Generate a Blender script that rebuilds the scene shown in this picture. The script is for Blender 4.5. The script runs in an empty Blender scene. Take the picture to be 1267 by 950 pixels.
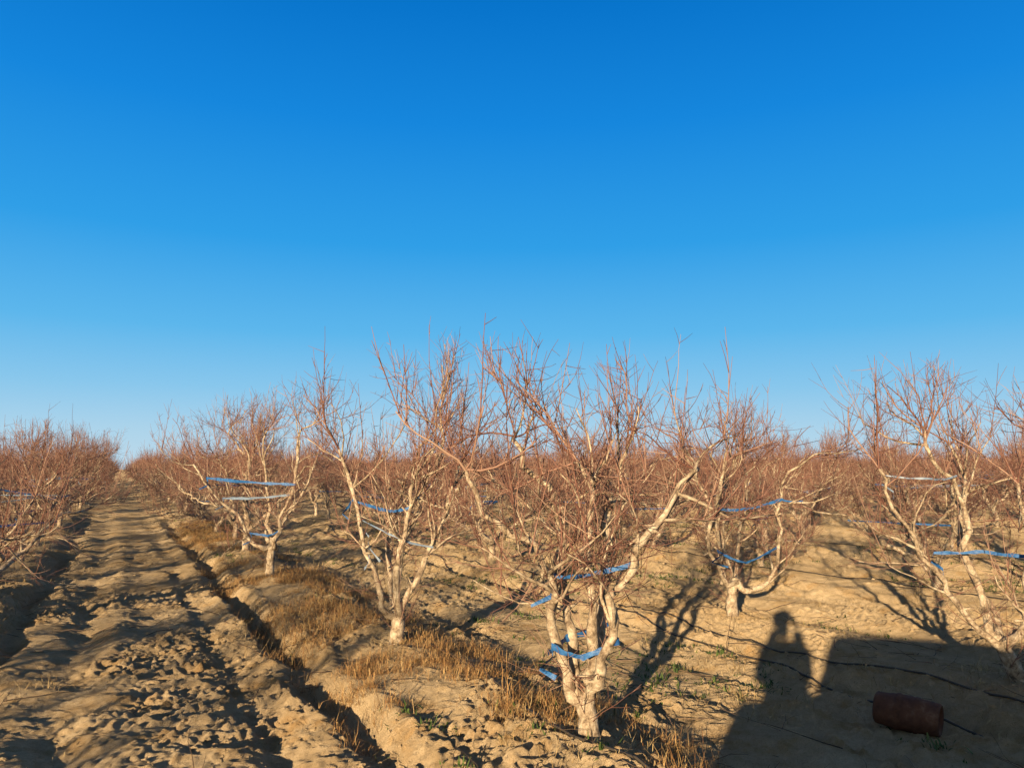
import bpy, math, random
import numpy as np
from mathutils import Vector, Matrix

scene = bpy.context.scene
random.seed(7)
R = math.radians

# ------------------------------------------------------------------ helpers
def link(ob, parent=None):
    scene.collection.objects.link(ob)
    if parent is not None:
        ob.parent = parent
    return ob

def mesh_np(name, verts, loops, starts, mats, matidx=None, smooth=True):
    me = bpy.data.meshes.new(name)
    verts = np.asarray(verts, dtype=np.float32)
    loops = np.asarray(loops, dtype=np.int32)
    starts = np.asarray(starts, dtype=np.int32)
    me.vertices.add(len(verts)); me.vertices.foreach_set("co", verts.ravel())
    me.loops.add(len(loops)); me.loops.foreach_set("vertex_index", loops)
    me.polygons.add(len(starts)); me.polygons.foreach_set("loop_start", starts)
    if matidx is not None:
        me.polygons.foreach_set("material_index", np.asarray(matidx, dtype=np.int32))
    me.polygons.foreach_set("use_smooth", np.full(len(starts), smooth, dtype=bool))
    for m in mats: me.materials.append(m)
    me.update(calc_edges=True)
    me.validate()
    return me

_rs = np.random.RandomState(11)
_T = _rs.rand(256, 256)
def vn(x, y, seed=0):
    x = x + seed * 17.31; y = y + seed * 9.77
    xi = np.floor(x).astype(int); yi = np.floor(y).astype(int)
    fx = x - xi; fy = y - yi
    fx = fx*fx*(3-2*fx); fy = fy*fy*(3-2*fy)
    a = _T[xi & 255, yi & 255]; b = _T[(xi+1) & 255, yi & 255]
    c = _T[xi & 255, (yi+1) & 255]; d = _T[(xi+1) & 255, (yi+1) & 255]
    return (a*(1-fx)+b*fx)*(1-fy) + (c*(1-fx)+d*fx)*fy - 0.5

# orchard frame: s along the rows, n across them
DX, DY = -0.454, 0.891
def to_sn(x, y): return x*DX + y*DY, x*DY - y*DX
def to_xy(s, n): return s*DX + n*DY, s*DY - n*DX
PITCH = 3.6; ROW0 = 2.25

def height(x, y, fine=True):
    x = np.asarray(x, float); y = np.asarray(y, float)
    s, n = to_sn(x, y)
    w = 0.12*vn(s*0.5, n*0.5, 3) + 0.14*vn(s*1.9, n*0.3, 4)
    m = np.mod(n + w - ROW0 + PITCH/2, PITCH) - PITCH/2     # 0 at tree row
    lane = np.exp(-((n-0.25)/2.2)**4)
    h = 0.13*np.exp(-(m/0.6)**2)
    rough = 0.72 + 0.22*lane
    fA = np.exp(-((m+0.85)/0.10)**2); fB = np.exp(-((m-0.50)/0.12)**2)
    right = (n > 2.0)
    amp = np.clip(0.60+1.5*vn(s*0.9, n*0.6, 14), .2, 1.1)
    h -= fA*np.where(right, 0.08, 0.17)*amp
    h -= fB*np.where(right, 0.05, 0.19)*amp
    h += 0.06*np.exp(-((m+1.06)/0.10)**2)*rough*amp
    h += 0.05*np.exp(-((m+0.62)/0.10)**2)*rough
    # wheel tracks
    tk=np.clip(.7+1.6*vn(s*.7,n*.5,24),.1,1.2)
    h -= 0.055*np.exp(-((m+1.36)/0.09)**2)*rough*tk
    h -= 0.045*np.exp(-((m-1.10)/0.12)**2)*rough*tk
    h += 0.03*np.exp(-((m-1.45)/0.16)**2)*rough
    far = np.clip(1.0 - np.hypot(x, y)/140.0, 0.0, 1)
    h += (0.12*vn(x*0.35, y*0.35, 1) + 0.06*vn(x*1.1, y*1.1, 2))*far
    if fine:
        wx = x+0.06*vn(x*7, y*7, 15); wy = y+0.06*vn(x*7, y*7, 16)
        nb = vn(wx*2.9, wy*2.9, 5)
        h += (0.06-.02*lane)*nb*rough
        h += 0.03*vn(s*6.0+n*1.5, n*2.6, 12)*lane
        c1 = vn(wx*8, wy*8, 6); c2 = vn(wx*17, wy*17, 7); c3 = vn(wx*32, wy*32, 8); c0=vn(wx*4.5,wy*4.5,19)
        patch = np.clip(vn(x*0.9, y*0.9, 9)*2.4+0.85+0.9*vn(x*3,y*3,10), 0.25, 1.2)
        h += ((0.05-.02*lane)*np.maximum(c0,0)+(0.07-.015*lane)*np.maximum(c1, -0.03) + 0.062*np.maximum(c2, -0.05) + 0.044*np.maximum(c3,-.2))*rough*patch
    return h

# ------------------------------------------------------------------ node helpers
def newmat(name):
    m = bpy.data.materials.new(name); m.use_nodes = True
    nt = m.node_tree; b = nt.nodes["Principled BSDF"]
    b.inputs["Roughness"].default_value = 0.9
    if "Specular IOR Level" in b.inputs: b.inputs["Specular IOR Level"].default_value = 0.2
    return m, nt, b
def noise(nt, scale, detail=6, rough=0.6, coord="Object"):
    tc = nt.nodes.new("ShaderNodeTexCoord"); n = nt.nodes.new("ShaderNodeTexNoise")
    n.inputs["Scale"].default_value = scale; n.inputs["Detail"].default_value = detail
    n.inputs["Roughness"].default_value = rough
    nt.links.new(tc.outputs[coord], n.inputs["Vector"]); return n
def ramp(nt, src, stops):
    r = nt.nodes.new("ShaderNodeValToRGB"); e = r.color_ramp.elements
    while len(e) < len(stops): e.new(0.5)
    for i, (p, c) in enumerate(stops):
        e[i].position = p; e[i].color = (*c, 1)
    nt.links.new(src, r.inputs[0]); return r
def mix(nt, fac, a, b, mode='MIX'):
    m = nt.nodes.new("ShaderNodeMix"); m.data_type = 'RGBA'; m.blend_type = mode
    if isinstance(fac, float): m.inputs[0].default_value = fac
    else: nt.links.new(fac, m.inputs[0])
    for sock, v in ((m.inputs[6], a), (m.inputs[7], b)):
        if isinstance(v, tuple): sock.default_value = (*v, 1)
        else: nt.links.new(v, sock)
    return m.outputs[2]
def bump(nt, b, src, strength, dist, prev=None):
    bp = nt.nodes.new("ShaderNodeBump"); bp.inputs["Strength"].default_value = strength
    bp.inputs["Distance"].default_value = dist
    nt.links.new(src, bp.inputs["Height"])
    if prev: nt.links.new(prev.outputs[0], bp.inputs["Normal"])
    nt.links.new(bp.outputs[0], b.inputs["Normal"]); return bp
def island_mat(name, stops, transl=0.0, rough=0.85):
    m, nt, b = newmat(name)
    g = nt.nodes.new("ShaderNodeNewGeometry")
    r = ramp(nt, g.outputs["Random Per Island"], stops)
    nt.links.new(r.outputs[0], b.inputs["Base Color"])
    b.inputs["Roughness"].default_value = rough
    return m

# ------------------------------------------------------------------ materials
soil, nt, b = newmat("sandy_soil")
n1 = noise(nt, 0.7, 5); n2 = noise(nt, 9, 8, 0.7); n3 = noise(nt, 45, 9, 0.8); n4 = noise(nt, 2.6, 6, 0.7); n5 = noise(nt, 120, 4, 0.7)
c1 = ramp(nt, n1.outputs[0], [(0.35, (0.66, 0.50, 0.31)), (0.65, (0.82, 0.65, 0.43))])
c2 = ramp(nt, n2.outputs[0], [(0.3, (0.72, 0.68, 0.62)), (0.7, (1.0, 1.0, 1.0))])
col = mix(nt, 1.0, c1.outputs[0], c2.outputs[0], 'MULTIPLY')
c4 = ramp(nt, n4.outputs[0], [(0.52, (0, 0, 0)), (0.68, (0.85, 0.85, 0.85))])
col = mix(nt, c4.outputs[0], col, (0.52, 0.33, 0.15))
c5 = ramp(nt, n5.outputs[0], [(0.34, (0.70, 0.65, 0.58)), (0.46, (1, 1, 1))])
col = mix(nt, 1.0, col, c5.outputs[0], 'MULTIPLY')
nt.links.new(col, b.inputs["Base Color"])
bp = bump(nt, b, n2.outputs[0], 1.0, 0.17)
bp = bump(nt, b, n3.outputs[0], 1.0, 0.045, bp)
b.inputs["Roughness"].default_value = 1.0
b.inputs["Specular IOR Level"].default_value = 0.0
if "Diffuse Roughness" in b.inputs: b.inputs["Diffuse Roughness"].default_value = 1.0

bark, nt, b = newmat("peach_bark")
n1 = noise(nt, 14, 8, 0.7); n2 = noise(nt, 60, 6, 0.7)
r1 = ramp(nt, n1.outputs[0], [(0.36, (0.11, 0.078, 0.055)), (0.46, (0.33, 0.25, 0.17)), (0.62, (0.60, 0.50, 0.37))])
r2 = ramp(nt, n2.outputs[0], [(0.35, (0.62, 0.58, 0.56)), (0.55, (1, 1, 1))])
nt.links.new(mix(nt, 1.0, r1.outputs[0], r2.outputs[0], 'MULTIPLY'), b.inputs["Base Color"])
bp = bump(nt, b, n1.outputs[0], 0.8, 0.02); bump(nt, b, n2.outputs[0], 0.7, 0.006, bp)

twig = island_mat("red_shoot_bark", [(0, (0.13, 0.058, 0.042)), (0.5, (0.22, 0.105, 0.078)), (1, (0.36, 0.23, 0.165))], rough=0.6)
straw = island_mat("dry_grass_straw", [(0, (0.22, 0.13, 0.055)), (0.5, (0.44, 0.30, 0.13)), (1, (0.62, 0.47, 0.25))])
russet = island_mat("dry_weed_russet", [(0, (0.17, 0.08, 0.035)), (0.6, (0.38, 0.21, 0.08)), (1, (0.56, 0.39, 0.18))])
green = island_mat("weed_green", [(0, (0.035, 0.06, 0.015)), (0.6, (0.075, 0.115, 0.03)), (1, (0.16, 0.18, 0.06))])
dead = island_mat("fallen_twig_bark", [(0, (0.07, 0.045, 0.03)), (1, (0.26, 0.17, 0.11))])

rib, nt, b = newmat("blue_plastic_tape")
n1 = noise(nt, 25, 4)
r1 = ramp(nt, n1.outputs[0], [(0.3, (0.012, 0.06, 0.20)), (0.7, (0.04, 0.15, 0.36))])
nt.links.new(r1.outputs[0], b.inputs["Base Color"]); b.inputs["Roughness"].default_value = 0.35
bump(nt, b, n1.outputs[0], 0.6, 0.02)
rib2, nt, b = newmat("faded_plastic_tape")
n1 = noise(nt, 25, 4)
r1 = ramp(nt, n1.outputs[0], [(0.3, (0.10, 0.15, 0.24)), (0.7, (0.20, 0.25, 0.32))])
nt.links.new(r1.outputs[0], b.inputs["Base Color"]); b.inputs["Roughness"].default_value = 0.4
hosem, nt, b = newmat("black_polyethylene"); b.inputs["Base Color"].default_value = (0.06, 0.05, 0.04, 1)
b.inputs["Roughness"].default_value = 0.6
rust, nt, b = newmat("rusty_steel")
n1 = noise(nt, 9, 8, 0.7)
r1 = ramp(nt, n1.outputs[0], [(0.3, (0.06, 0.026, 0.018)), (0.55, (0.14, 0.06, 0.035)), (0.75, (0.24, 0.14, 0.09))])
nt.links.new(r1.outputs[0], b.inputs["Base Color"]); bump(nt, b, n1.outputs[0], 0.5, 0.02)

def flatmat(name, c, rough=0.6, metal=0.0):
    m, nt, b = newmat(name)
    n = noise(nt, 12, 4)
    r = ramp(nt, n.outputs[0], [(0.3, tuple(v*0.85 for v in c)), (0.7, c)])
    nt.links.new(r.outputs[0], b.inputs["Base Color"])
    b.inputs["Roughness"].default_value = rough; b.inputs["Metallic"].default_value = metal
    return m

# ------------------------------------------------------------------ ground
def axis(a, bq, fine, lim, g):
    core = np.arange(a, bq, fine)
    out = [bq]; st = fine
    while out[-1] < lim:
        st = st*g; out.append(out[-1]+st)
    neg = [a]; st = fine
    while neg[-1] > -lim:
        st = st*g; neg.append(neg[-1]-st)
    return np.array(sorted(neg[1:]) + list(core) + out)
xs = axis(-5.0, 4.8, 0.016, 2500, 1.020)
ys = axis(3.2, 8.5, 0.016, 2500, 1.017)
X, Y = np.meshgrid(xs, ys)
Z = height(X, Y)
V = np.stack([X.ravel(), Y.ravel(), Z.ravel()], 1)
ny, nx = X.shape
print("ground verts", nx*ny)
i = np.arange(ny-1)[:, None]*nx + np.arange(nx-1)[None, :]
F = np.stack([i, i+1, i+nx+1, i+nx], -1).reshape(-1, 4)
me = mesh_np("ground", V, F.ravel(), np.arange(len(F))*4, [soil])
link(bpy.data.objects.new("ground", me))

# ------------------------------------------------------------------ tube builder
class Geo:
    def __init__(s): s.v=[]; s.f=[]; s.m=[]
    def tube(s, pts, rad, sides, mat):
        n = len(pts); base = len(s.v)
        t = (pts[1]-pts[0]).normalized()
        ref = Vector((0,0,1)) if abs(t.z) < 0.9 else Vector((1,0,0))
        u = t.cross(ref).normalized()
        for k in range(n):
            if k < n-1: t2 = (pts[k+1]-pts[max(k-1,0)])
            else: t2 = pts[k]-pts[k-1]
            if t2.length < 1e-7: t2 = t
            t = t2.normalized()
            u = (u - t*u.dot(t)).normalized(); w = t.cross(u)
            r = rad[k]
            for q in range(sides):
                a = 2*math.pi*q/sides
                p = pts[k] + u*(math.cos(a)*r) + w*(math.sin(a)*r)
                s.v.append((p.x, p.y, p.z))
        for k in range(n-1):
            for q in range(sides):
                q2 = (q+1) % sides
                s.f.append((base+k*sides+q, base+k*sides+q2, base+(k+1)*sides+q2, base+(k+1)*sides+q)); s.m.append(mat)
        s.f.append(tuple(base+(n-1)*sides+q for q in range(sides))); s.m.append(mat)
    def strip(s, pts, width, mat, rng):
        base = len(s.v)
        for k, p in enumerate(pts):
            tw = rng.uniform(-0.6, 0.6)
            d = Vector((math.sin(tw)*rng.uniform(-1,1), math.sin(tw), math.cos(tw)))*width*0.5*rng.uniform(0.45,1.05)
            a = p+d; c = p-d
            s.v += [(a.x,a.y,a.z),(c.x,c.y,c.z)]
        for k in range(len(pts)-1):
            s.f.append((base+2*k, base+2*k+1, base+2*k+3, base+2*k+2)); s.m.append(mat)
    def mesh(s, name, mats):
        loops = [i for f in s.f for i in f]
        st = np.cumsum([0]+[len(f) for f in s.f])[:-1]
        return mesh_np(name, s.v, loops, st, mats, s.m)

def rv(rng): return Vector((rng.gauss(0,1), rng.gauss(0,1), rng.gauss(0,1)))
def grow(rng, p, d, L, seg, wob, up):
    pts=[p.copy()]; d = d.normalized()
    for k in range(seg):
        d = (d + rv(rng)*wob + Vector((0,0,up))).normalized()
        p = p + d*(L/seg); pts.append(p)
    return pts
def refine(rng, pts, sub, jit):
    out=[]
    n=len(pts)
    for i in range(n-1):
        p0=pts[max(i-1,0)];p1=pts[i];p2=pts[i+1];p3=pts[min(i+2,n-1)]
        for k in range(sub):
            t=k/sub
            q=0.5*((2*p1)+(p2-p0)*t+(2*p0-5*p1+4*p2-p3)*t*t+(3*p1-p0-3*p2+p3)*t**3)
            if not (i==0 and k==0): q=q+rv(rng)*jit
            out.append(q)
    out.append(pts[-1]); return out
def at(pts, t):
    x=t*(len(pts)-1); i=min(int(x),len(pts)-2); f=x-i
    return pts[i].lerp(pts[i+1],f), (pts[i+1]-pts[i]).normalized()

def make_tree(name, seed, H=2.6, limbs=None, trunk=None, dens=1.0, thick=1.0, spread=1.0, low=1.0, lod=0):
    rng = random.Random(seed); g = Geo()
    if trunk is None:
        th = rng.uniform(0.28,0.5)
        trunk=[Vector((0,0,-0.12)),Vector((0,0,0)),Vector((rng.uniform(-.03,.03),rng.uniform(-.03,.03),th*.5)),Vector((rng.uniform(-.05,.05),rng.uniform(-.05,.05),th))]
    tp = refine(rng, trunk, 4, 0.004)
    tr = [0.060*thick*(1.3 if p.z<0.04 else 1.0)*(1-0.22*max(p.z,0)/0.5)*rng.uniform(.92,1.08) for p in tp]
    g.tube(tp, tr, 10, 0)
    fork = tp[-1]
    if limbs is None:
        limbs=[]; nl = rng.randint(4,6); a0=rng.uniform(0,6.28)
        for k in range(nl):
            az=a0+k*2*math.pi/nl+rng.uniform(-.3,.3)
            ln = rng.uniform(1.4,1.85)*H/2.6
            tilt = rng.uniform(0.45,0.85)*spread
            p=fork+Vector((0,0,-rng.uniform(0,.1))); d=Vector((math.cos(az)*math.sin(tilt),math.sin(az)*math.sin(tilt),math.cos(tilt)))
            limbs.append(grow(rng,p,d,ln,7,0.23,0.05))
    else:
        limbs=[[fork+Vector((0,0,-0.04))]+[Vector(q) for q in L] for L in limbs]
    def clampL(p,L): return max(0.05,min(L,(H-p.z)*1.0+0.03))
    def shoot(p,d,L,r,straight=False):
        L=clampL(p,L)
        if lod:
            pts=grow(rng,p,d,L,2,0.12,0.10)
            g.tube(pts,[r,r*.7,r*.4],3,1)
        else:
            pts=grow(rng,p,d,L,5,0.05 if straight else 0.10,0.12 if straight else 0.10)
            g.tube(pts,[r*(1-0.65*k/5) for k in range(6)],3,1)
        nt_=int(rng.uniform(.1,1)*L*(5 if lod else 13)*dens)
        for _ in range(nt_):
            q,t=at(pts,rng.uniform(.15,.9))
            dd=(t*0.8+rv(rng)*0.5).normalized()
            l=rng.uniform(.03,.22)
            if lod: g.tube([q,q+dd*l],[r*.55,r*.3],3,1)
            else:
                pp=grow(rng,q,dd,l,2,0.08,0.06)
                g.tube(pp,[r*.6,r*.45,r*.25],3,1)
    for li,L in enumerate(limbs):
        pts=refine(rng,L,2 if lod else 3,0.019)
        r0=0.034*thick*rng.uniform(.85,1.15); r1=0.010*thick; n=len(pts)
        rad=[r0+(r1-r0)*(k/(n-1))**0.75 for k in range(n)]
        rad=[r*rng.uniform(.8,1.2) for r in rad]
        g.tube(pts,rad,5 if lod else 9,0)
        secs=[rng.uniform(.3,.97) for _ in range(7)]+[1.0,1.0,0.99]
        for t in secs:
            p,tan=at(pts,t)
            out=Vector((p.x,p.y,0)); out=out.normalized() if out.length>.05 else rv(rng)
            d=(tan*0.7+rv(rng)*0.6+out*0.15+Vector((0,0,.3))).normalized()
            ls=clampL(p,rng.uniform(.4,.9)*H/2.6)*.85
            sp=grow(rng,p,d,ls,6,0.22,0.07)
            rr=min(0.012,r0*(1-t)*.6+.0075)*thick*rng.uniform(.7,1.05)
            g.tube(sp,[rr+(0.0032-rr)*k/6 for k in range(7)],3 if lod else 5,0 if rr>0.0080 else 1)
            for _ in range(int(rng.randint(5,10)*dens)):
                q,tt=at(sp,rng.uniform(.12,1))
                dd=(tt*.6+rv(rng)*.55+Vector((0,0,.3))).normalized()
                shoot(q,dd,rng.uniform(.12,.5),0.0031*thick)
            for _ in range(rng.randint(0,2)):
                q,tt=at(sp,rng.uniform(.4,1))
                dd=(tt*.4+rv(rng)*.25+Vector((0,0,.8))).normalized()
                shoot(q,dd,rng.uniform(.35,.8),0.0044*thick,True)
        for _ in range(int(13*dens)):
            t=rng.uniform(.15,1); q,tt=at(pts,t)
            dd=(rv(rng)*.75+tt*.4+Vector((0,0,.2))).normalized()
            shoot(q,dd,rng.uniform(.12,.5),0.0031*thick)
        for _ in range(0 if lod else 8):
            q,tt=at(pts,rng.uniform(.1,.8)); dd=rv(rng).normalized()
            g.tube([q,q+dd*rng.uniform(.04,.09)],[.010*thick,.006*thick],5,0)
    for _ in range(int(9*low)):
        a=rng.uniform(0,6.28); 
        q=Vector((0,0,rng.uniform(.1,.35))); d=Vector((math.cos(a),math.sin(a),rng.uniform(.4,1.4)))
        shoot(q,d,rng.uniform(.25,.6),0.0034*thick)
    return g.mesh(name,[bark,twig]), limbs

MATS_R=[rib,rib2]
def ribbon(seed, paths, width=0.035, m=0):
    rng=random.Random(seed); g=Geo()
    for P in paths:
        pts=[Vector(p) for p in P]; q=[]
        for i in range(len(pts)-1):
            sag=rng.uniform(0,.02)
            for k in range(7):
                t=k/7; v=pts[i].lerp(pts[i+1],t); v.z-=sag*math.sin(math.pi*t)+rng.uniform(-.003,.003); q.append(v)
        q.append(pts[-1]); g.strip(q,width,m,rng)
    e=Vector(paths[0][0]); g.strip([e,e+Vector((rng.uniform(-.04,.04),0,-.06)),e+Vector((rng.uniform(-.08,.08),-.02,-.12)),e+Vector((rng.uniform(-.12,.12),-.02,-.17))],width*.8,m,rng)
    return g.mesh("tape",MATS_R)
def limb_loop(limbs, z, rng):
    ps=[]
    for L in limbs:
        for i in range(len(L)-1):
            if L[i].z<=z<=L[i+1].z:
                t=(z-L[i].z)/max(1e-5,L[i+1].z-L[i].z); p=L[i].lerp(L[i+1],t)
                p=p+Vector((p.x,p.y,0))*0.05; p.z+=rng.uniform(-.09,.09); ps.append(p); break
    if len(ps)<2: return None
    ps.sort(key=lambda p: math.atan2(p.y,p.x))
    ps=[tuple(p) for p in ps]
    k=rng.randint(2,len(ps))
    return ps[:k] if k<len(ps) else ps+[ps[0]]

def put(name, me, x, y, rot=0, sc=1.0, parent=None, dz=0.0):
    ob=bpy.data.objects.new(name,me); ob.location=(x,y,float(height(x,y,False))+dz)
    ob.rotation_euler=(0,0,rot); ob.scale=(sc,sc,sc)
    return link(ob,parent)

# ------------------------------------------------------------------ hero trees (local metres, x right, y forward)
heroes=[]
def hero(name_seed, x, y, H, limbs, trunk=None, dens=1.35, thick=1.0, tapes=None, low=1.0):
    me,_=make_tree("peach_tree_mesh",name_seed,H,limbs,trunk,dens,thick,low=low)
    put("peach_tree",me,x,y,dz=-.06); heroes.append((x,y))
    if tapes:
        for (w,m,paths) in tapes:
            put("blue_plastic_ribbon" if m==0 else "faded_plastic_ribbon", ribbon(name_seed+5,paths,w,m),x,y,dz=-.06)

hero(101,0.42,4.54,2.40,[
 [(-.10,.0,.36),(-.17,-.05,.66),(-.20,-.12,.98),(-.36,-.2,1.18),(-.58,-.22,1.34),(-.68,-.2,1.58)],
 [(-.06,.12,.5),(-.10,.2,.8),(-.13,.25,1.12),(-.18,.25,1.4),(-.34,.2,1.62),(-.40,.2,1.78)],
 [(.07,-.08,.4),(.12,-.15,.66),(.20,-.22,.98),(.32,-.25,1.22),(.48,-.22,1.42),(.62,-.2,1.58)],
 [(.06,.1,.45),(.15,.22,.85),(.19,.3,1.2),(.24,.35,1.5),(.3,.32,1.68)],
 [(.02,.02,.5),(.05,-.02,.8),(-.01,-.05,1.15),(.04,-.02,1.45),(-.05,0,1.62)]],
 trunk=[Vector((.03,0,-.15)),Vector((.03,0,0)),Vector((.01,0,.15)),Vector((0,0,.3))],thick=1.08,low=1.3,
 tapes=[(.045,0,[[(-.20,-.10,.60),(-.02,-.14,.55),(.17,-.18,.64),(.16,.15,.66)],[(-.22,-.1,.56),(-.1,.1,.6),(.16,.2,.66)]]),
        (.034,0,[[(-.21,-.10,.99),(0,-.17,1.0),(.28,-.22,1.07)]])])
hero(102,-1.01,6.95,2.85,[
 [(-.10,-.1,.4),(-.22,-.15,.7),(-.34,-.1,1.1),(-.44,0,1.45),(-.55,0,1.75)],
 [(-.03,.1,.5),(.05,.15,.95),(.2,.2,1.35),(.34,.2,1.7),(.34,.2,2.1)],
 [(.12,-.1,.5),(.3,-.15,.85),(.42,-.2,1.2),(.55,-.2,1.6)],
 [(0,-.15,.55),(.1,-.25,1.0),(.15,-.3,1.4),(.35,-.35,1.75)],
 [(-.08,.2,.5),(-.15,.35,1.0),(0,.45,1.5),(.2,.4,1.85)]],thick=1.05,
 tapes=[(.03,0,[[(-.42,0,1.3),(-.1,-.2,1.22),(.12,-.3,1.24),(.35,-.2,1.5)]]),(.02,1,[[(-.36,-.05,1.15),(0,-.25,1.0),(.33,-.18,.9)]]),
        (.03,1,[[(-.24,-.16,.95),(-.22,-.2,.8),(-.26,-.2,.72)]])])
hero(103,-3.56,11.55,3.0,[
 [(-.2,-.1,.55),(-.5,-.1,.95),(-.9,0,1.3),(-1.2,0,1.7)],
 [(-.05,.1,.7),(-.12,.2,1.2),(-.2,.2,1.7),(-.15,.1,2.2)],
 [(.1,-.1,.6),(.25,-.1,1.1),(.38,-.1,1.6),(.36,0,2.1),(.65,0,2.35)],
 [(.0,.2,.6),(.3,.4,1.2),(.5,.6,1.8)],[(-.2,.3,.7),(-.5,.6,1.3),(-.6,.6,1.9)]],thick=1.15,
 tapes=[(.05,0,[[(-1.0,0,1.5),(-.5,-.15,1.45),(.38,-.15,1.4)]]),(.04,1,[[(-.75,0,1.2),(-.3,-.2,1.2),(.3,-.1,1.25)]]),(.035,0,[[(-.28,-.12,.7),(0,-.15,.66),(.14,-.1,.72)]])])
hero(104,3.64,5.83,2.42,[
 [(-.18,0,.4),(-.40,0,.72),(-.62,-.02,.98),(-.8,-.05,1.3),(-.9,-.05,1.6)],
 [(-.10,.05,.5),(-.18,.1,.9),(-.22,.1,1.25),(-.3,.05,1.5),(-.48,0,1.7),(-.52,0,1.9)],
 [(.1,-.1,.5),(.25,-.2,.9),(.4,-.2,1.4),(.5,-.1,1.8)],
 [(0,.2,.5),(-.05,.4,1.0),(.05,.5,1.5),(-.05,.5,1.8)],
 [(.02,-.2,.5),(-.02,-.35,1.0),(-.1,-.4,1.5)]],trunk=[Vector((.12,0,-.1)),Vector((.1,0,0)),Vector((.02,0,.18)),Vector((-.05,0,.34))],thick=1.0,dens=1.1,
 tapes=[(.017,1,[[(-.86,-.05,1.55),(-.60,-.16,1.53),(-.32,-.05,1.55)]]),(.03,0,[[(-.5,0,.98),(-.2,-.1,1.0),(.25,-.2,.98)]])])
hero(105,2.33,8.34,2.45,[
 [(-.05,.05,.4),(-.08,.05,.7),(-.2,0,1.15),(-.4,0,1.65),(-.5,0,1.85)],
 [(.18,-.05,.35),(.4,-.08,.5),(.52,-.1,1.0),(.5,-.1,1.45),(.82,-.1,1.72)],
 [(.02,.15,.5),(-.02,.25,1.1),(.12,.3,1.6),(.1,.2,1.85)],
 [(-.12,-.1,.5),(-.28,-.2,.9),(-.2,-.3,1.4),(-.1,-.3,1.7)],
 [(.1,.2,.5),(.3,.5,1.1),(.35,.6,1.65)]],thick=1.05,
 tapes=[(.035,0,[[(-.2,-.15,1.22),(.1,-.2,1.2),(.52,-.12,1.3)],[(.52,-.12,1.3),(.75,-.1,1.28)]]),(.03,0,[[(-.2,-.2,.78),(.1,-.2,.65),(.45,-.12,.8)]])])

# ------------------------------------------------------------------ generic variants
variants=[]
for k in range(8):
    rr=random.Random(500+k)
    variants.append(make_tree("peach_variant",900+k*13,rr.uniform(2.45,2.95),dens=rr.uniform(1.35,1.65),thick=rr.uniform(.95,1.15),spread=rr.uniform(.85,1.15)))
tapes=[]
for k,(me,l) in enumerate(variants):
    rng=random.Random(k)
    paths=[q for q in [limb_loop(l,rng.uniform(.8,1.4),rng) for _ in range(2)] if q]
    tapes.append((ribbon(k,paths[:1],.034,0),ribbon(k+50,paths[1:] or paths[:1],.024,1)))
far=[]
for k in range(5):
    far.append(make_tree("peach_far",1900+k*13,2.8,dens=1.5,thick=1.6,lod=1)[0])

distant=bpy.data.objects.new("distant_peach_orchard",None); link(distant)
rng=random.Random(33)
ntree=0
for row in range(-30,60):
    n0=ROW0+row*PITCH
    for j in range(-45,75):
        s0=3.85+j*2.8
        s=s0+rng.uniform(-.25,.25); n=n0+rng.uniform(-.12,.12)
        v=rng.randrange(8); rot=rng.uniform(0,6.28); sc=rng.uniform(.86,1.08); pr=rng.random(); q1=rng.random(); q2=rng.random()
        x,y=to_xy(s,n); d=math.hypot(x,y)
        if d>110 or y<-14: continue
        if s<(8.0 if row==-1 else -1.6 if row<0 else 2.8): continue
        if row==0 and j in (0,1,2,3): continue
        if row==1 and j in (0,1): continue
        ang=math.degrees(math.atan2(x,y))
        if not (-42<ang<40 or d<16): continue
        if pr<0.05: continue
        if any(math.hypot(x-a,y-c)<1.5 for a,c in heroes): continue
        if d<24:
            put("peach_tree",variants[v][0],x,y,rot,sc,dz=-.05)
            if q1<.75: put("blue_plastic_ribbon",tapes[v][0],x,y,rot,sc)
            if q2<.4: put("faded_plastic_ribbon",tapes[v][1],x,y,rot,sc)
        else:
            me=variants[v][0] if d<36 else far[v%5]
            put("tree",me,x,y,rot,sc,distant,dz=-.05)
            if q1<.4 and d<45: put("tape",tapes[v][0],x,y,rot,sc,distant)
        ntree+=1
print("trees",ntree)

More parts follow.
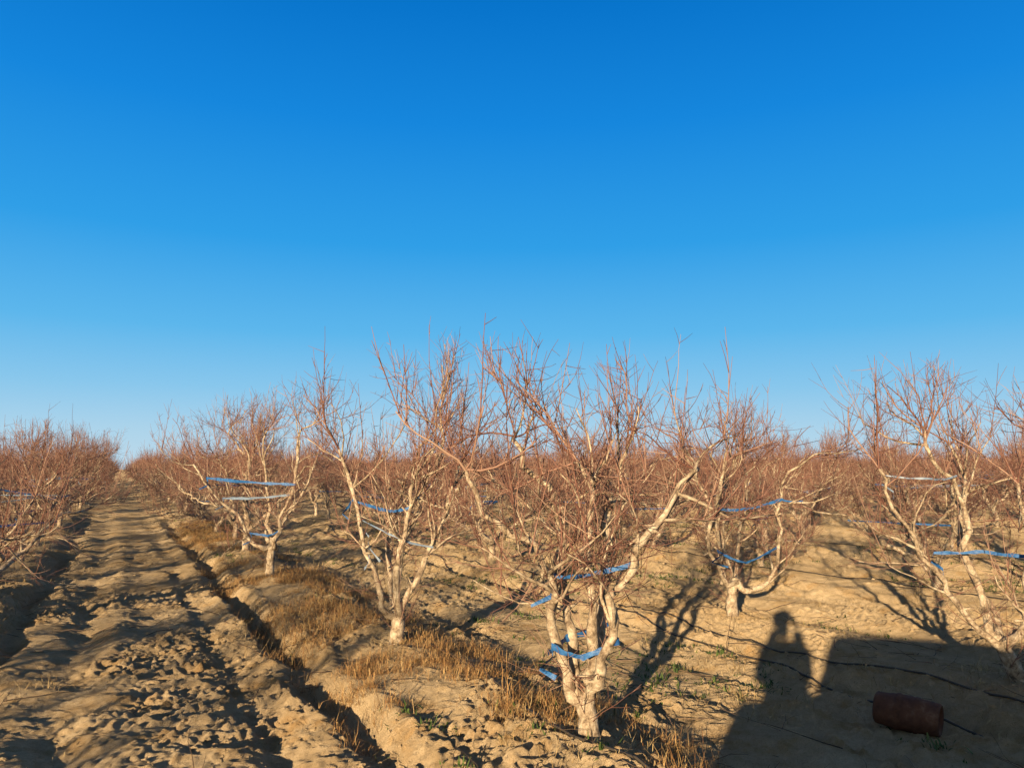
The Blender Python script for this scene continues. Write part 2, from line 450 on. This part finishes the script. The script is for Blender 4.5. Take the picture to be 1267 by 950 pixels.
# ------------------------------------------------------------------ clods
import bmesh
def ico(sub):
    bm=bmesh.new(); bmesh.ops.create_icosphere(bm,subdivisions=sub,radius=1)
    v=np.array([p.co[:] for p in bm.verts]); f=np.array([[q.index for q in t.verts] for t in bm.faces]); bm.free(); return v,f
rs=np.random.RandomState(5)
iv,fi=ico(2)
def clods(name,cnt,nr,sr,smin,smax,mat):
    n=rs.uniform(*nr,cnt); s=sr[0]+(sr[1]-sr[0])*rs.rand(cnt)**1.5
    x,y=to_xy(s,n)
    keep=(vn(x*.9,y*.9,9)*1.8+.75+rs.uniform(-.6,.6,cnt)+vn(x*3,y*3,10))>.7
    x=x[keep];y=y[keep];c=len(x)
    r=smin*(smax/smin)**(rs.rand(c)**3.4)
    h=height(x,y)
    k=len(iv); nv=np.repeat(iv[None],c,0)
    ph=rs.rand(c,1,3)*50
    q=nv*1.6+ph
    dsp=1+0.9*vn(q[...,0]+q[...,2],q[...,1]-q[...,2],2)+0.9*vn(q[...,0]*2.3,q[...,1]*2.3+q[...,2]*2.1,3)
    nv=nv*dsp[...,None]*(rs.uniform(.6,1.25,(c,1,3)))*np.array([1,1,.65])
    a=rs.rand(c)*6.28; ca=np.cos(a)[:,None]; sa=np.sin(a)[:,None]
    X=nv[...,0]*ca-nv[...,1]*sa; Y=nv[...,0]*sa+nv[...,1]*ca
    P=np.stack([X*r[:,None]+x[:,None],Y*r[:,None]+y[:,None],nv[...,2]*r[:,None]+(h)[:,None]],-1).reshape(-1,3)
    Fq=(fi[None]+(np.arange(c)*k)[:,None,None]).reshape(-1,3)
    me=mesh_np(name,P,Fq.ravel(),np.arange(len(Fq))*3,[mat],smooth=False)
    link(bpy.data.objects.new(name,me))
clods("soil_clods",13000,(-1.3,1.7),(1.5,18),.005,.026,soil)
clods("loose_soil_crumbs",8000,(1.6,10),(1.5,14),.005,.028,soil)

# ------------------------------------------------------------------ grass
def blades(name,x,y,L,W,lean,mat,curl=.5,z0=0.0):
    c=len(x); az=rs.rand(c)*6.283; dx=np.cos(az);dy=np.sin(az)
    px=-dy;py=dx
    h=height(x,y)-.008+z0
    le=np.clip(rs.normal(lean,.4,c),0.02,1.6)
    b0=np.stack([x,y,h],-1)
    m=b0+np.stack([dx*np.sin(le)*L*.5,dy*np.sin(le)*L*.5,np.cos(le)*L*.5],-1)
    l2=le+rs.uniform(-.3,2*curl,c)
    a2=az+rs.uniform(-.9,.9,c)
    t=m+np.stack([np.cos(a2)*np.sin(l2)*L*.5,np.sin(a2)*np.sin(l2)*L*.5,np.cos(l2)*L*.5],-1)
    wv=np.stack([px,py,np.zeros(c)],-1)*(W*.5)[:,None]
    P=np.stack([b0-wv,b0+wv,m-wv*.8,m+wv*.8,t],1).reshape(-1,3)
    o=(np.arange(c)*5)[:,None]
    Fl=np.concatenate([o+np.array([[0,1,3,2]]),o+np.array([[2,3,4]])],1).ravel()
    st=np.stack([np.arange(c)*7,np.arange(c)*7+4],1).ravel()
    me=mesh_np(name,P,Fl,st,[mat],smooth=False)
    link(bpy.data.objects.new(name,me))
def tufts(cnt,nr,sr,per,rad,mask=None,power=1.8):
    n=rs.uniform(*nr,cnt); s=sr[0]+(sr[1]-sr[0])*rs.rand(cnt)**power
    x,y=to_xy(s,n)
    m=np.mod(n-ROW0+PITCH/2,PITCH)-PITCH/2
    k=mask(x,y,n,m)
    x=x[k];y=y[k]
    kk=k.sum()
    reps=rs.randint(int(per*.3),int(per*1.7),kk)
    scb=rs.uniform(.3,1.0,kk)**1.3
    x=np.repeat(x,reps);y=np.repeat(y,reps);sc=np.repeat(scb,reps)
    r=np.abs(rs.normal(0,rad,len(x)))*(.5+sc);a=rs.rand(len(x))*6.283
    return x+r*np.cos(a),y+r*np.sin(a),sc
mk=lambda x,y,n,m:(vn(x*1.0,y*1.0,21)+vn(x*3,y*3,22)*.9-np.abs(m)*.16+.14-.25*((n>-1)&(n<1.3)))>rs.uniform(.0,.22,len(x))
x,y,sc=tufts(18000,(-9,22),(1,30),20,.07,mk)
blades("dry_grass",x,y,rs.uniform(.04,.20,len(x))*sc+.015,rs.uniform(.0016,.0042,len(x)),1.1,straw,.7)
mk2=lambda x,y,n,m:(vn(x*1.2,y*1.2,31)+vn(x*3.5,y*3.5,32)*.9+.10)>rs.uniform(-.02,.2,len(x))
x,y,sc=tufts(6200,(1.3,3.0),(1.5,24),36,.07,mk2,1.4)
blades("dry_weed_thicket",x,y,rs.uniform(.06,.26,len(x))*sc+.015,rs.uniform(.0016,.0042,len(x)),.95,russet,1.1)
mk3=lambda x,y,n,m:(vn(x*.9,y*.9,41)+vn(x*4,y*4,42)*.4)>rs.uniform(.02,.28,len(x))
x,y,sc=tufts(8000,(1.5,16),(1.5,26),20,.07,mk3)
blades("green_weeds",x,y,rs.uniform(.03,.10,len(x))*sc+.012,rs.uniform(.007,.016,len(x)),1.0,green,.6)
# fallen twigs
g=Geo(); rng=random.Random(4)
for _ in range(2600):
    s=1.5+22*rng.random()**1.5; n=rng.uniform(-2,13); x,y=to_xy(s,n)
    m=(n-ROW0+PITCH/2)%PITCH-PITCH/2
    if abs(m)>.9 and rng.random()<.6: continue
    a=rng.uniform(0,6.28); p=Vector((x,y,float(height(x,y))+.012)); d=Vector((math.cos(a),math.sin(a),rng.uniform(0,.25)))
    L=rng.uniform(.08,.5); r=rng.uniform(.0015,.0045); pts=grow(rng,p,d,L,4,.12,-.02)
    g.tube(pts,[r*(1-.15*k) for k in range(5)],4,0)
    if rng.random()<.4:
        q,t=at(pts,.5); g.tube(grow(rng,q,t+rv(rng)*.5,L*.4,3,.1,0),[r*.6,r*.5,r*.4,r*.3],3,0)
link(bpy.data.objects.new("fallen_twigs",g.mesh("fallen_twigs",[dead])))

# ------------------------------------------------------------------ hoses
def hose(nn,s0,s1,seed,r=.008):
    rng=random.Random(seed); g=Geo(); pts=[]
    ph=rng.uniform(0,6); k=s0
    while k<s1:
        n=nn+.13*math.sin(k*.9+ph)+.06*math.sin(k*2.3+ph*2)
        x,y=to_xy(k,n); x2,y2=to_xy(k+.15,n); x3,y3=to_xy(k-.15,n)
        z=max(float(height(x,y,True)),.5*(float(height(x2,y2))+float(height(x3,y3))))
        pts.append(Vector((x,y,z+.012))); k+=.12
    g.tube(pts,[r]*len(pts),6,0)
    link(bpy.data.objects.new("irrigation_hose",g.mesh("irrigation_hose",[hosem])))
for nn,sd in ((2.5,1),(5.45,2),(5.05,3),(9.3,4),(12.9,6),(-1.6,7)): hose(nn,-1.5 if nn<0 else 1.2,28,sd)

# ------------------------------------------------------------------ rusty barrel lying on its side
g=Geo(); Lb=.38; Rb=.105
prof=[(.03,.0),(.03,.70),(.01,.84),(.0,.90),(.008,.97),(.03,.98),(.06,1.0),(.12,1.05),(.128,1.10),(.145,1.10),(.152,1.06),(.19,1.07),(.228,1.06),(.235,1.10),(.252,1.10),(.26,1.05),(.32,1.0),(.35,.98),(.372,.97),(.38,.90),(.37,.84),(.352,.78),(.350,.0)]
seg=36
for (xx,rr) in prof:
    for q in range(seg):
        a=2*math.pi*q/seg; dent=1-.06*max(0,math.sin(a*1+xx*9))-.015*math.sin(a*5+xx*30)
        g.v.append((xx-Lb/2,math.cos(a)*Rb*rr*dent,math.sin(a)*Rb*rr*dent))
for k in range(len(prof)-1):
    for q in range(seg):
        q2=(q+1)%seg; g.f.append((k*seg+q,k*seg+q2,(k+1)*seg+q2,(k+1)*seg+q)); g.m.append(0)
ob=bpy.data.objects.new("rusty_barrel",g.mesh("rusty_barrel",[rust])); link(ob)
bx,by=2.54,5.14
ob.location=(bx,by,float(height(bx,by,True))+.085); ob.rotation_euler=(0,R(4),R(-38))

# ------------------------------------------------------------------ sun geometry
EL=9.8; AZ=18.8
ax,ay=math.sin(R(AZ)),math.cos(R(AZ))
# ------------------------------------------------------------------ parked car behind the photographer (throws the broad shadow)
car=bpy.data.objects.new("parked_car",None); link(car)
ux,uy=ay,-ax
cz=float(height(1.2,-1.5,False))
ox,oy=-.7*ax,-.7*ay
car.location=(ox,oy,cz); car.rotation_euler=(0,0,math.atan2(uy,ux))
paint=flatmat("car_paint",(.45,.45,.43),.35,.3); glassm=flatmat("dark_glass",(.02,.025,.03),.08); tyre=flatmat("tyre_rubber",(.02,.02,.02),.9); steel=flatmat("wheel_steel",(.4,.4,.4),.4,.8)
def extr(name,prof,y0,y1,mat,bev=.04):
    bm=bmesh.new(); a=[bm.verts.new((p[0],y0,p[1])) for p in prof]; c=[bm.verts.new((p[0],y1,p[1])) for p in prof]
    n=len(prof); bm.faces.new(a); bm.faces.new(c[::-1])
    for i in range(n): bm.faces.new((a[i],c[i],c[(i+1)%n],a[(i+1)%n]))
    bmesh.ops.recalc_face_normals(bm,faces=bm.faces)
    me=bpy.data.meshes.new(name); bm.to_mesh(me); bm.free(); me.materials.append(mat)
    ob=bpy.data.objects.new(name,me); link(ob,car)
    if bev:
        md=ob.modifiers.new("bevel","BEVEL"); md.width=bev; md.segments=3
    return ob
body=[(-.36,.40),(-.38,.95),(-.30,1.12),(.24,1.19),(3.75,1.17),(3.85,1.0),(3.85,.40),(3.35,.36),(3.25,.62),(3.0,.74),(2.72,.62),(2.62,.36),(.95,.36),(.86,.62),(.6,.74),(.3,.62),(.2,.36)]
extr("body",body,0,-1.72,paint)
cabin=[(.22,1.17),(.38,1.50),(.48,1.60),(3.5,1.60),(3.62,1.52),(3.72,1.15)]
extr("cabin",cabin,-.06,-1.66,paint,.05)
for nme,w in (("front_side_window",[(.44,1.21),(.56,1.50),(1.55,1.50),(1.55,1.21)]),("rear_side_window",[(1.64,1.21),(1.64,1.50),(2.55,1.50),(2.55,1.21)]),("quarter_window",[(2.64,1.21),(2.64,1.50),(3.45,1.50),(3.52,1.21)])):
    extr(nme,w,-.052,-1.668,glassm,0)
for i,(wx,wy) in enumerate(((.58,-.12),(2.98,-.12),(.58,-1.6),(2.98,-1.6))):
    for nm,rr,dd,mt in (("tyre",.35,.22,tyre),("rim",.2,.24,steel)):
        bm=bmesh.new(); bmesh.ops.create_cone(bm,cap_ends=True,segments=32,radius1=rr,radius2=rr,depth=dd)
        me=bpy.data.meshes.new(nm); bm.to_mesh(me); bm.free(); me.materials.append(mt)
        o=bpy.data.objects.new(nm+"_%d"%i,me); link(o,car); o.location=(wx,wy,.35); o.rotation_euler=(R(90),0,0)
        md=o.modifiers.new("bevel","BEVEL"); md.width=.03; md.segments=3
extr("bumper",[(-.46,.45),(-.46,.62),(-.36,.62),(-.36,.45)],-.05,-1.67,tyre,.02)
extr("wing_mirror",[(.52,1.2),(.50,1.36),(.60,1.36),(.62,1.2)],.14,-.05,tyre,.02)

# ------------------------------------------------------------------ photographer
person=bpy.data.objects.new("photographer",None); link(person)
person.location=(0,0,float(height(0,-.4,False)))
def skinned(name,verts,edges,mat,sub=2,dx=0.0):
    me=bpy.data.meshes.new(name); me.from_pydata([(v[0][0]+dx,v[0][1],v[0][2]) for v in verts],edges,[]); me.update()
    ob=bpy.data.objects.new(name,me); link(ob,person)
    md=ob.modifiers.new("skin","SKIN"); me.skin_vertices[0].data[0].use_root=True
    for i,v in enumerate(verts):
        r=v[1]; me.skin_vertices[0].data[i].radius=r if isinstance(r,tuple) else (r,r)
    md.use_smooth_shade=True
    sm=ob.modifiers.new("sub","SUBSURF"); sm.levels=sub; sm.render_levels=sub
    me.materials.append(mat); return ob
jacket=flatmat("jacket_cloth",(.06,.08,.12),.9); jeans=flatmat("trouser_cloth",(.05,.06,.10),.95); skinm=flatmat("skin",(.5,.3,.22),.55); hair=flatmat("hair",(.03,.02,.015),.7); shoe=flatmat("shoe_leather",(.05,.035,.03),.6)
zc=1.65-person.location.z
Y0=-.34; B=-.10
skinned("jacket",[((B,Y0,.92),(.19,.13)),((B,Y0,1.10),(.18,.13)),((B,Y0,1.28),(.19,.125)),((B,Y0,1.42),(.12,.09)),((B,Y0,1.50),(.06,.06)),
 ((B-.17,Y0,1.39),.07),((B-.17,Y0+.10,1.17),.062),((-.10,Y0+.21,zc-.11),.045),((B+.17,Y0,1.39),.07),((B+.20,Y0+.10,1.17),.062),((.10,Y0+.21,zc-.11),.045)],
 [(0,1),(1,2),(2,3),(3,4),(3,5),(5,6),(6,7),(3,8),(8,9),(9,10)],jacket)
skinned("trousers",[((0,Y0,.93),(.16,.12)),((-.10,Y0,.82),.10),((-.12,Y0+.01,.50),.07),((-.13,Y0-.01,.12),.052),((.10,Y0,.82),.10),((.12,Y0+.01,.50),.07),((.13,Y0-.01,.12),.052)],
 [(0,1),(1,2),(2,3),(0,4),(4,5),(5,6)],jeans,dx=B)
for sx in(-1,1):
    skinned("shoe_%s"%("l" if sx<0 else "r"),[((sx*.13,Y0-.05,.05),.045),((sx*.135,Y0+.06,.045),.045),((sx*.145,Y0+.17,.03),.035)],[(0,1),(1,2)],shoe,dx=B)
    V_=[((sx*.10,-.14,zc-.10),.026),((sx*.098,-.10,zc-.055),(.034,.018)),((sx*.096,-.075,zc-.02),(.036,.016))]
    skinned("palm_%s"%("l" if sx<0 else "r"),V_,[(0,1),(1,2)],skinm)
    for k,(dz,ln) in enumerate(((.018,.062),(.002,.07),(-.016,.066),(-.034,.052))):
        skinned("finger_%d_%s"%(k,"l" if sx<0 else "r"),[((sx*.098,-.08,zc-.02+dz),.0085),((sx*.104,-.05,zc+dz),.008),((sx*.098,-.022,zc+dz+.004),.0075),((sx*(.098-.3*ln),-.016,zc+dz+.006),.0065)],[(0,1),(1,2),(2,3)],skinm,1)
    skinned("thumb_%s"%("l" if sx<0 else "r"),[((sx*.098,-.095,zc-.05),.011),((sx*.08,-.07,zc-.035),.010),((sx*.06,-.05,zc-.02),.0085)],[(0,1),(1,2)],skinm,1)
skinned("head",[((0,Y0+.0,1.49),.052),((0,Y0+.01,1.55),(.055,.06)),((0,Y0+.03,1.60),(.068,.085)),((0,Y0+.02,1.67),(.078,.098)),((0,Y0+.01,1.73),(.068,.085))],[(0,1),(1,2),(2,3),(3,4)],skinm,dx=B)
skinned("nose",[((0,Y0+.105,1.67),.009),((0,Y0+.125,1.64),.014)],[(0,1)],skinm,dx=B)
skinned("mouth",[((-.022,Y0+.098,1.60),.006),((0,Y0+.108,1.60),.008),((.022,Y0+.098,1.60),.006)],[(0,1),(1,2)],flatmat("lips",(.4,.15,.13)),dx=B)
skinned("hair",[((0,Y0-.03,1.64),(.085,.075)),((0,Y0-.02,1.72),(.090,.098)),((0,Y0+.01,1.775),(.07,.08))],[(0,1),(1,2)],hair,dx=B)
for sx in(-1,1):
    skinned("ear",[((sx*.080,Y0,1.68),(.008,.016)),((sx*.082,Y0,1.645),(.007,.012))],[(0,1)],skinm,dx=B)
    skinned("eye",[((sx*.03,Y0+.098,1.675),.010),((sx*.034,Y0+.098,1.675),.010)],[(0,1)],flatmat("eye_white",(.7,.7,.7),.2),dx=B)
bm=bmesh.new(); bmesh.ops.create_cube(bm,size=1); bmesh.ops.scale(bm,vec=(.165,.008,.076),verts=bm.verts)
me=bpy.data.meshes.new("smartphone"); bm.to_mesh(me); bm.free(); me.materials.append(tyre)
o=bpy.data.objects.new("smartphone",me); link(o,person); o.location=(0,-.034,zc)
md=o.modifiers.new("b","BEVEL"); md.width=.003; md.segments=3

# ------------------------------------------------------------------ light
L=Vector((ax*math.cos(R(EL)),ay*math.cos(R(EL)),-math.sin(R(EL))))
sd=bpy.data.lights.new("sun","SUN"); sd.energy=9.6; sd.angle=R(.5); sd.color=(1.0,.77,.47)
so=bpy.data.objects.new("sun",sd); link(so); so.rotation_euler=L.to_track_quat('-Z','Y').to_euler(); so.location=(-10,-25,8)
w=bpy.data.worlds.new("World"); scene.world=w; w.use_nodes=True
nt=w.node_tree; bg=nt.nodes["Background"]
sky=nt.nodes.new("ShaderNodeTexSky"); sky.sky_type='NISHITA'; sky.sun_disc=False
sky.sun_elevation=R(EL); sky.sun_rotation=R(180+AZ); sky.air_density=1.0; sky.dust_density=0.3; sky.ozone_density=2.5
tc=nt.nodes.new("ShaderNodeTexCoord"); sep=nt.nodes.new("ShaderNodeSeparateXYZ"); nt.links.new(tc.outputs["Generated"],sep.inputs[0])
S=0.12
rp=ramp(nt,sep.outputs[2],[(0.0,(.52,.70,.82)),(.045,(.42,.66,.83)),(.10,(.25,.57,.84)),(.17,(.11,.47,.84)),(.28,(.030,.345,.80)),(.42,(.008,.24,.72)),(.545,(.002,.17,.59)),(.75,(.01,.07,.26)),(1.0,(.01,.04,.15))])
sc=nt.nodes.new("ShaderNodeVectorMath"); sc.operation='SCALE'; sc.inputs[3].default_value=1/S
nt.links.new(rp.outputs[0],sc.inputs[0])
dp=nt.nodes.new("ShaderNodeVectorMath"); dp.operation='DOT_PRODUCT'; dp.inputs[1].default_value=(ax,ay,0)
nt.links.new(tc.outputs["Generated"],dp.inputs[0])
mr=nt.nodes.new("ShaderNodeMapRange"); mr.inputs[1].default_value=-.1; mr.inputs[2].default_value=.4; nt.links.new(dp.outputs["Value"],mr.inputs[0])
cm=mix(nt,mr.outputs[0],sky.outputs[0],sc.outputs[0])
nt.links.new(cm,bg.inputs[0])
bg.inputs[1].default_value=S

# ------------------------------------------------------------------ camera
cd=bpy.data.cameras.new("camera"); cam=bpy.data.objects.new("camera",cd); link(cam)
cam.location=(0,0,1.65); cam.rotation_euler=(R(90+6.3),0,0)
cd.sensor_width=36; cd.lens=27.05; cd.clip_start=.05; cd.clip_end=6000
scene.camera=cam
scene.view_settings.view_transform='Standard'; scene.view_settings.look='None'; scene.view_settings.exposure=0
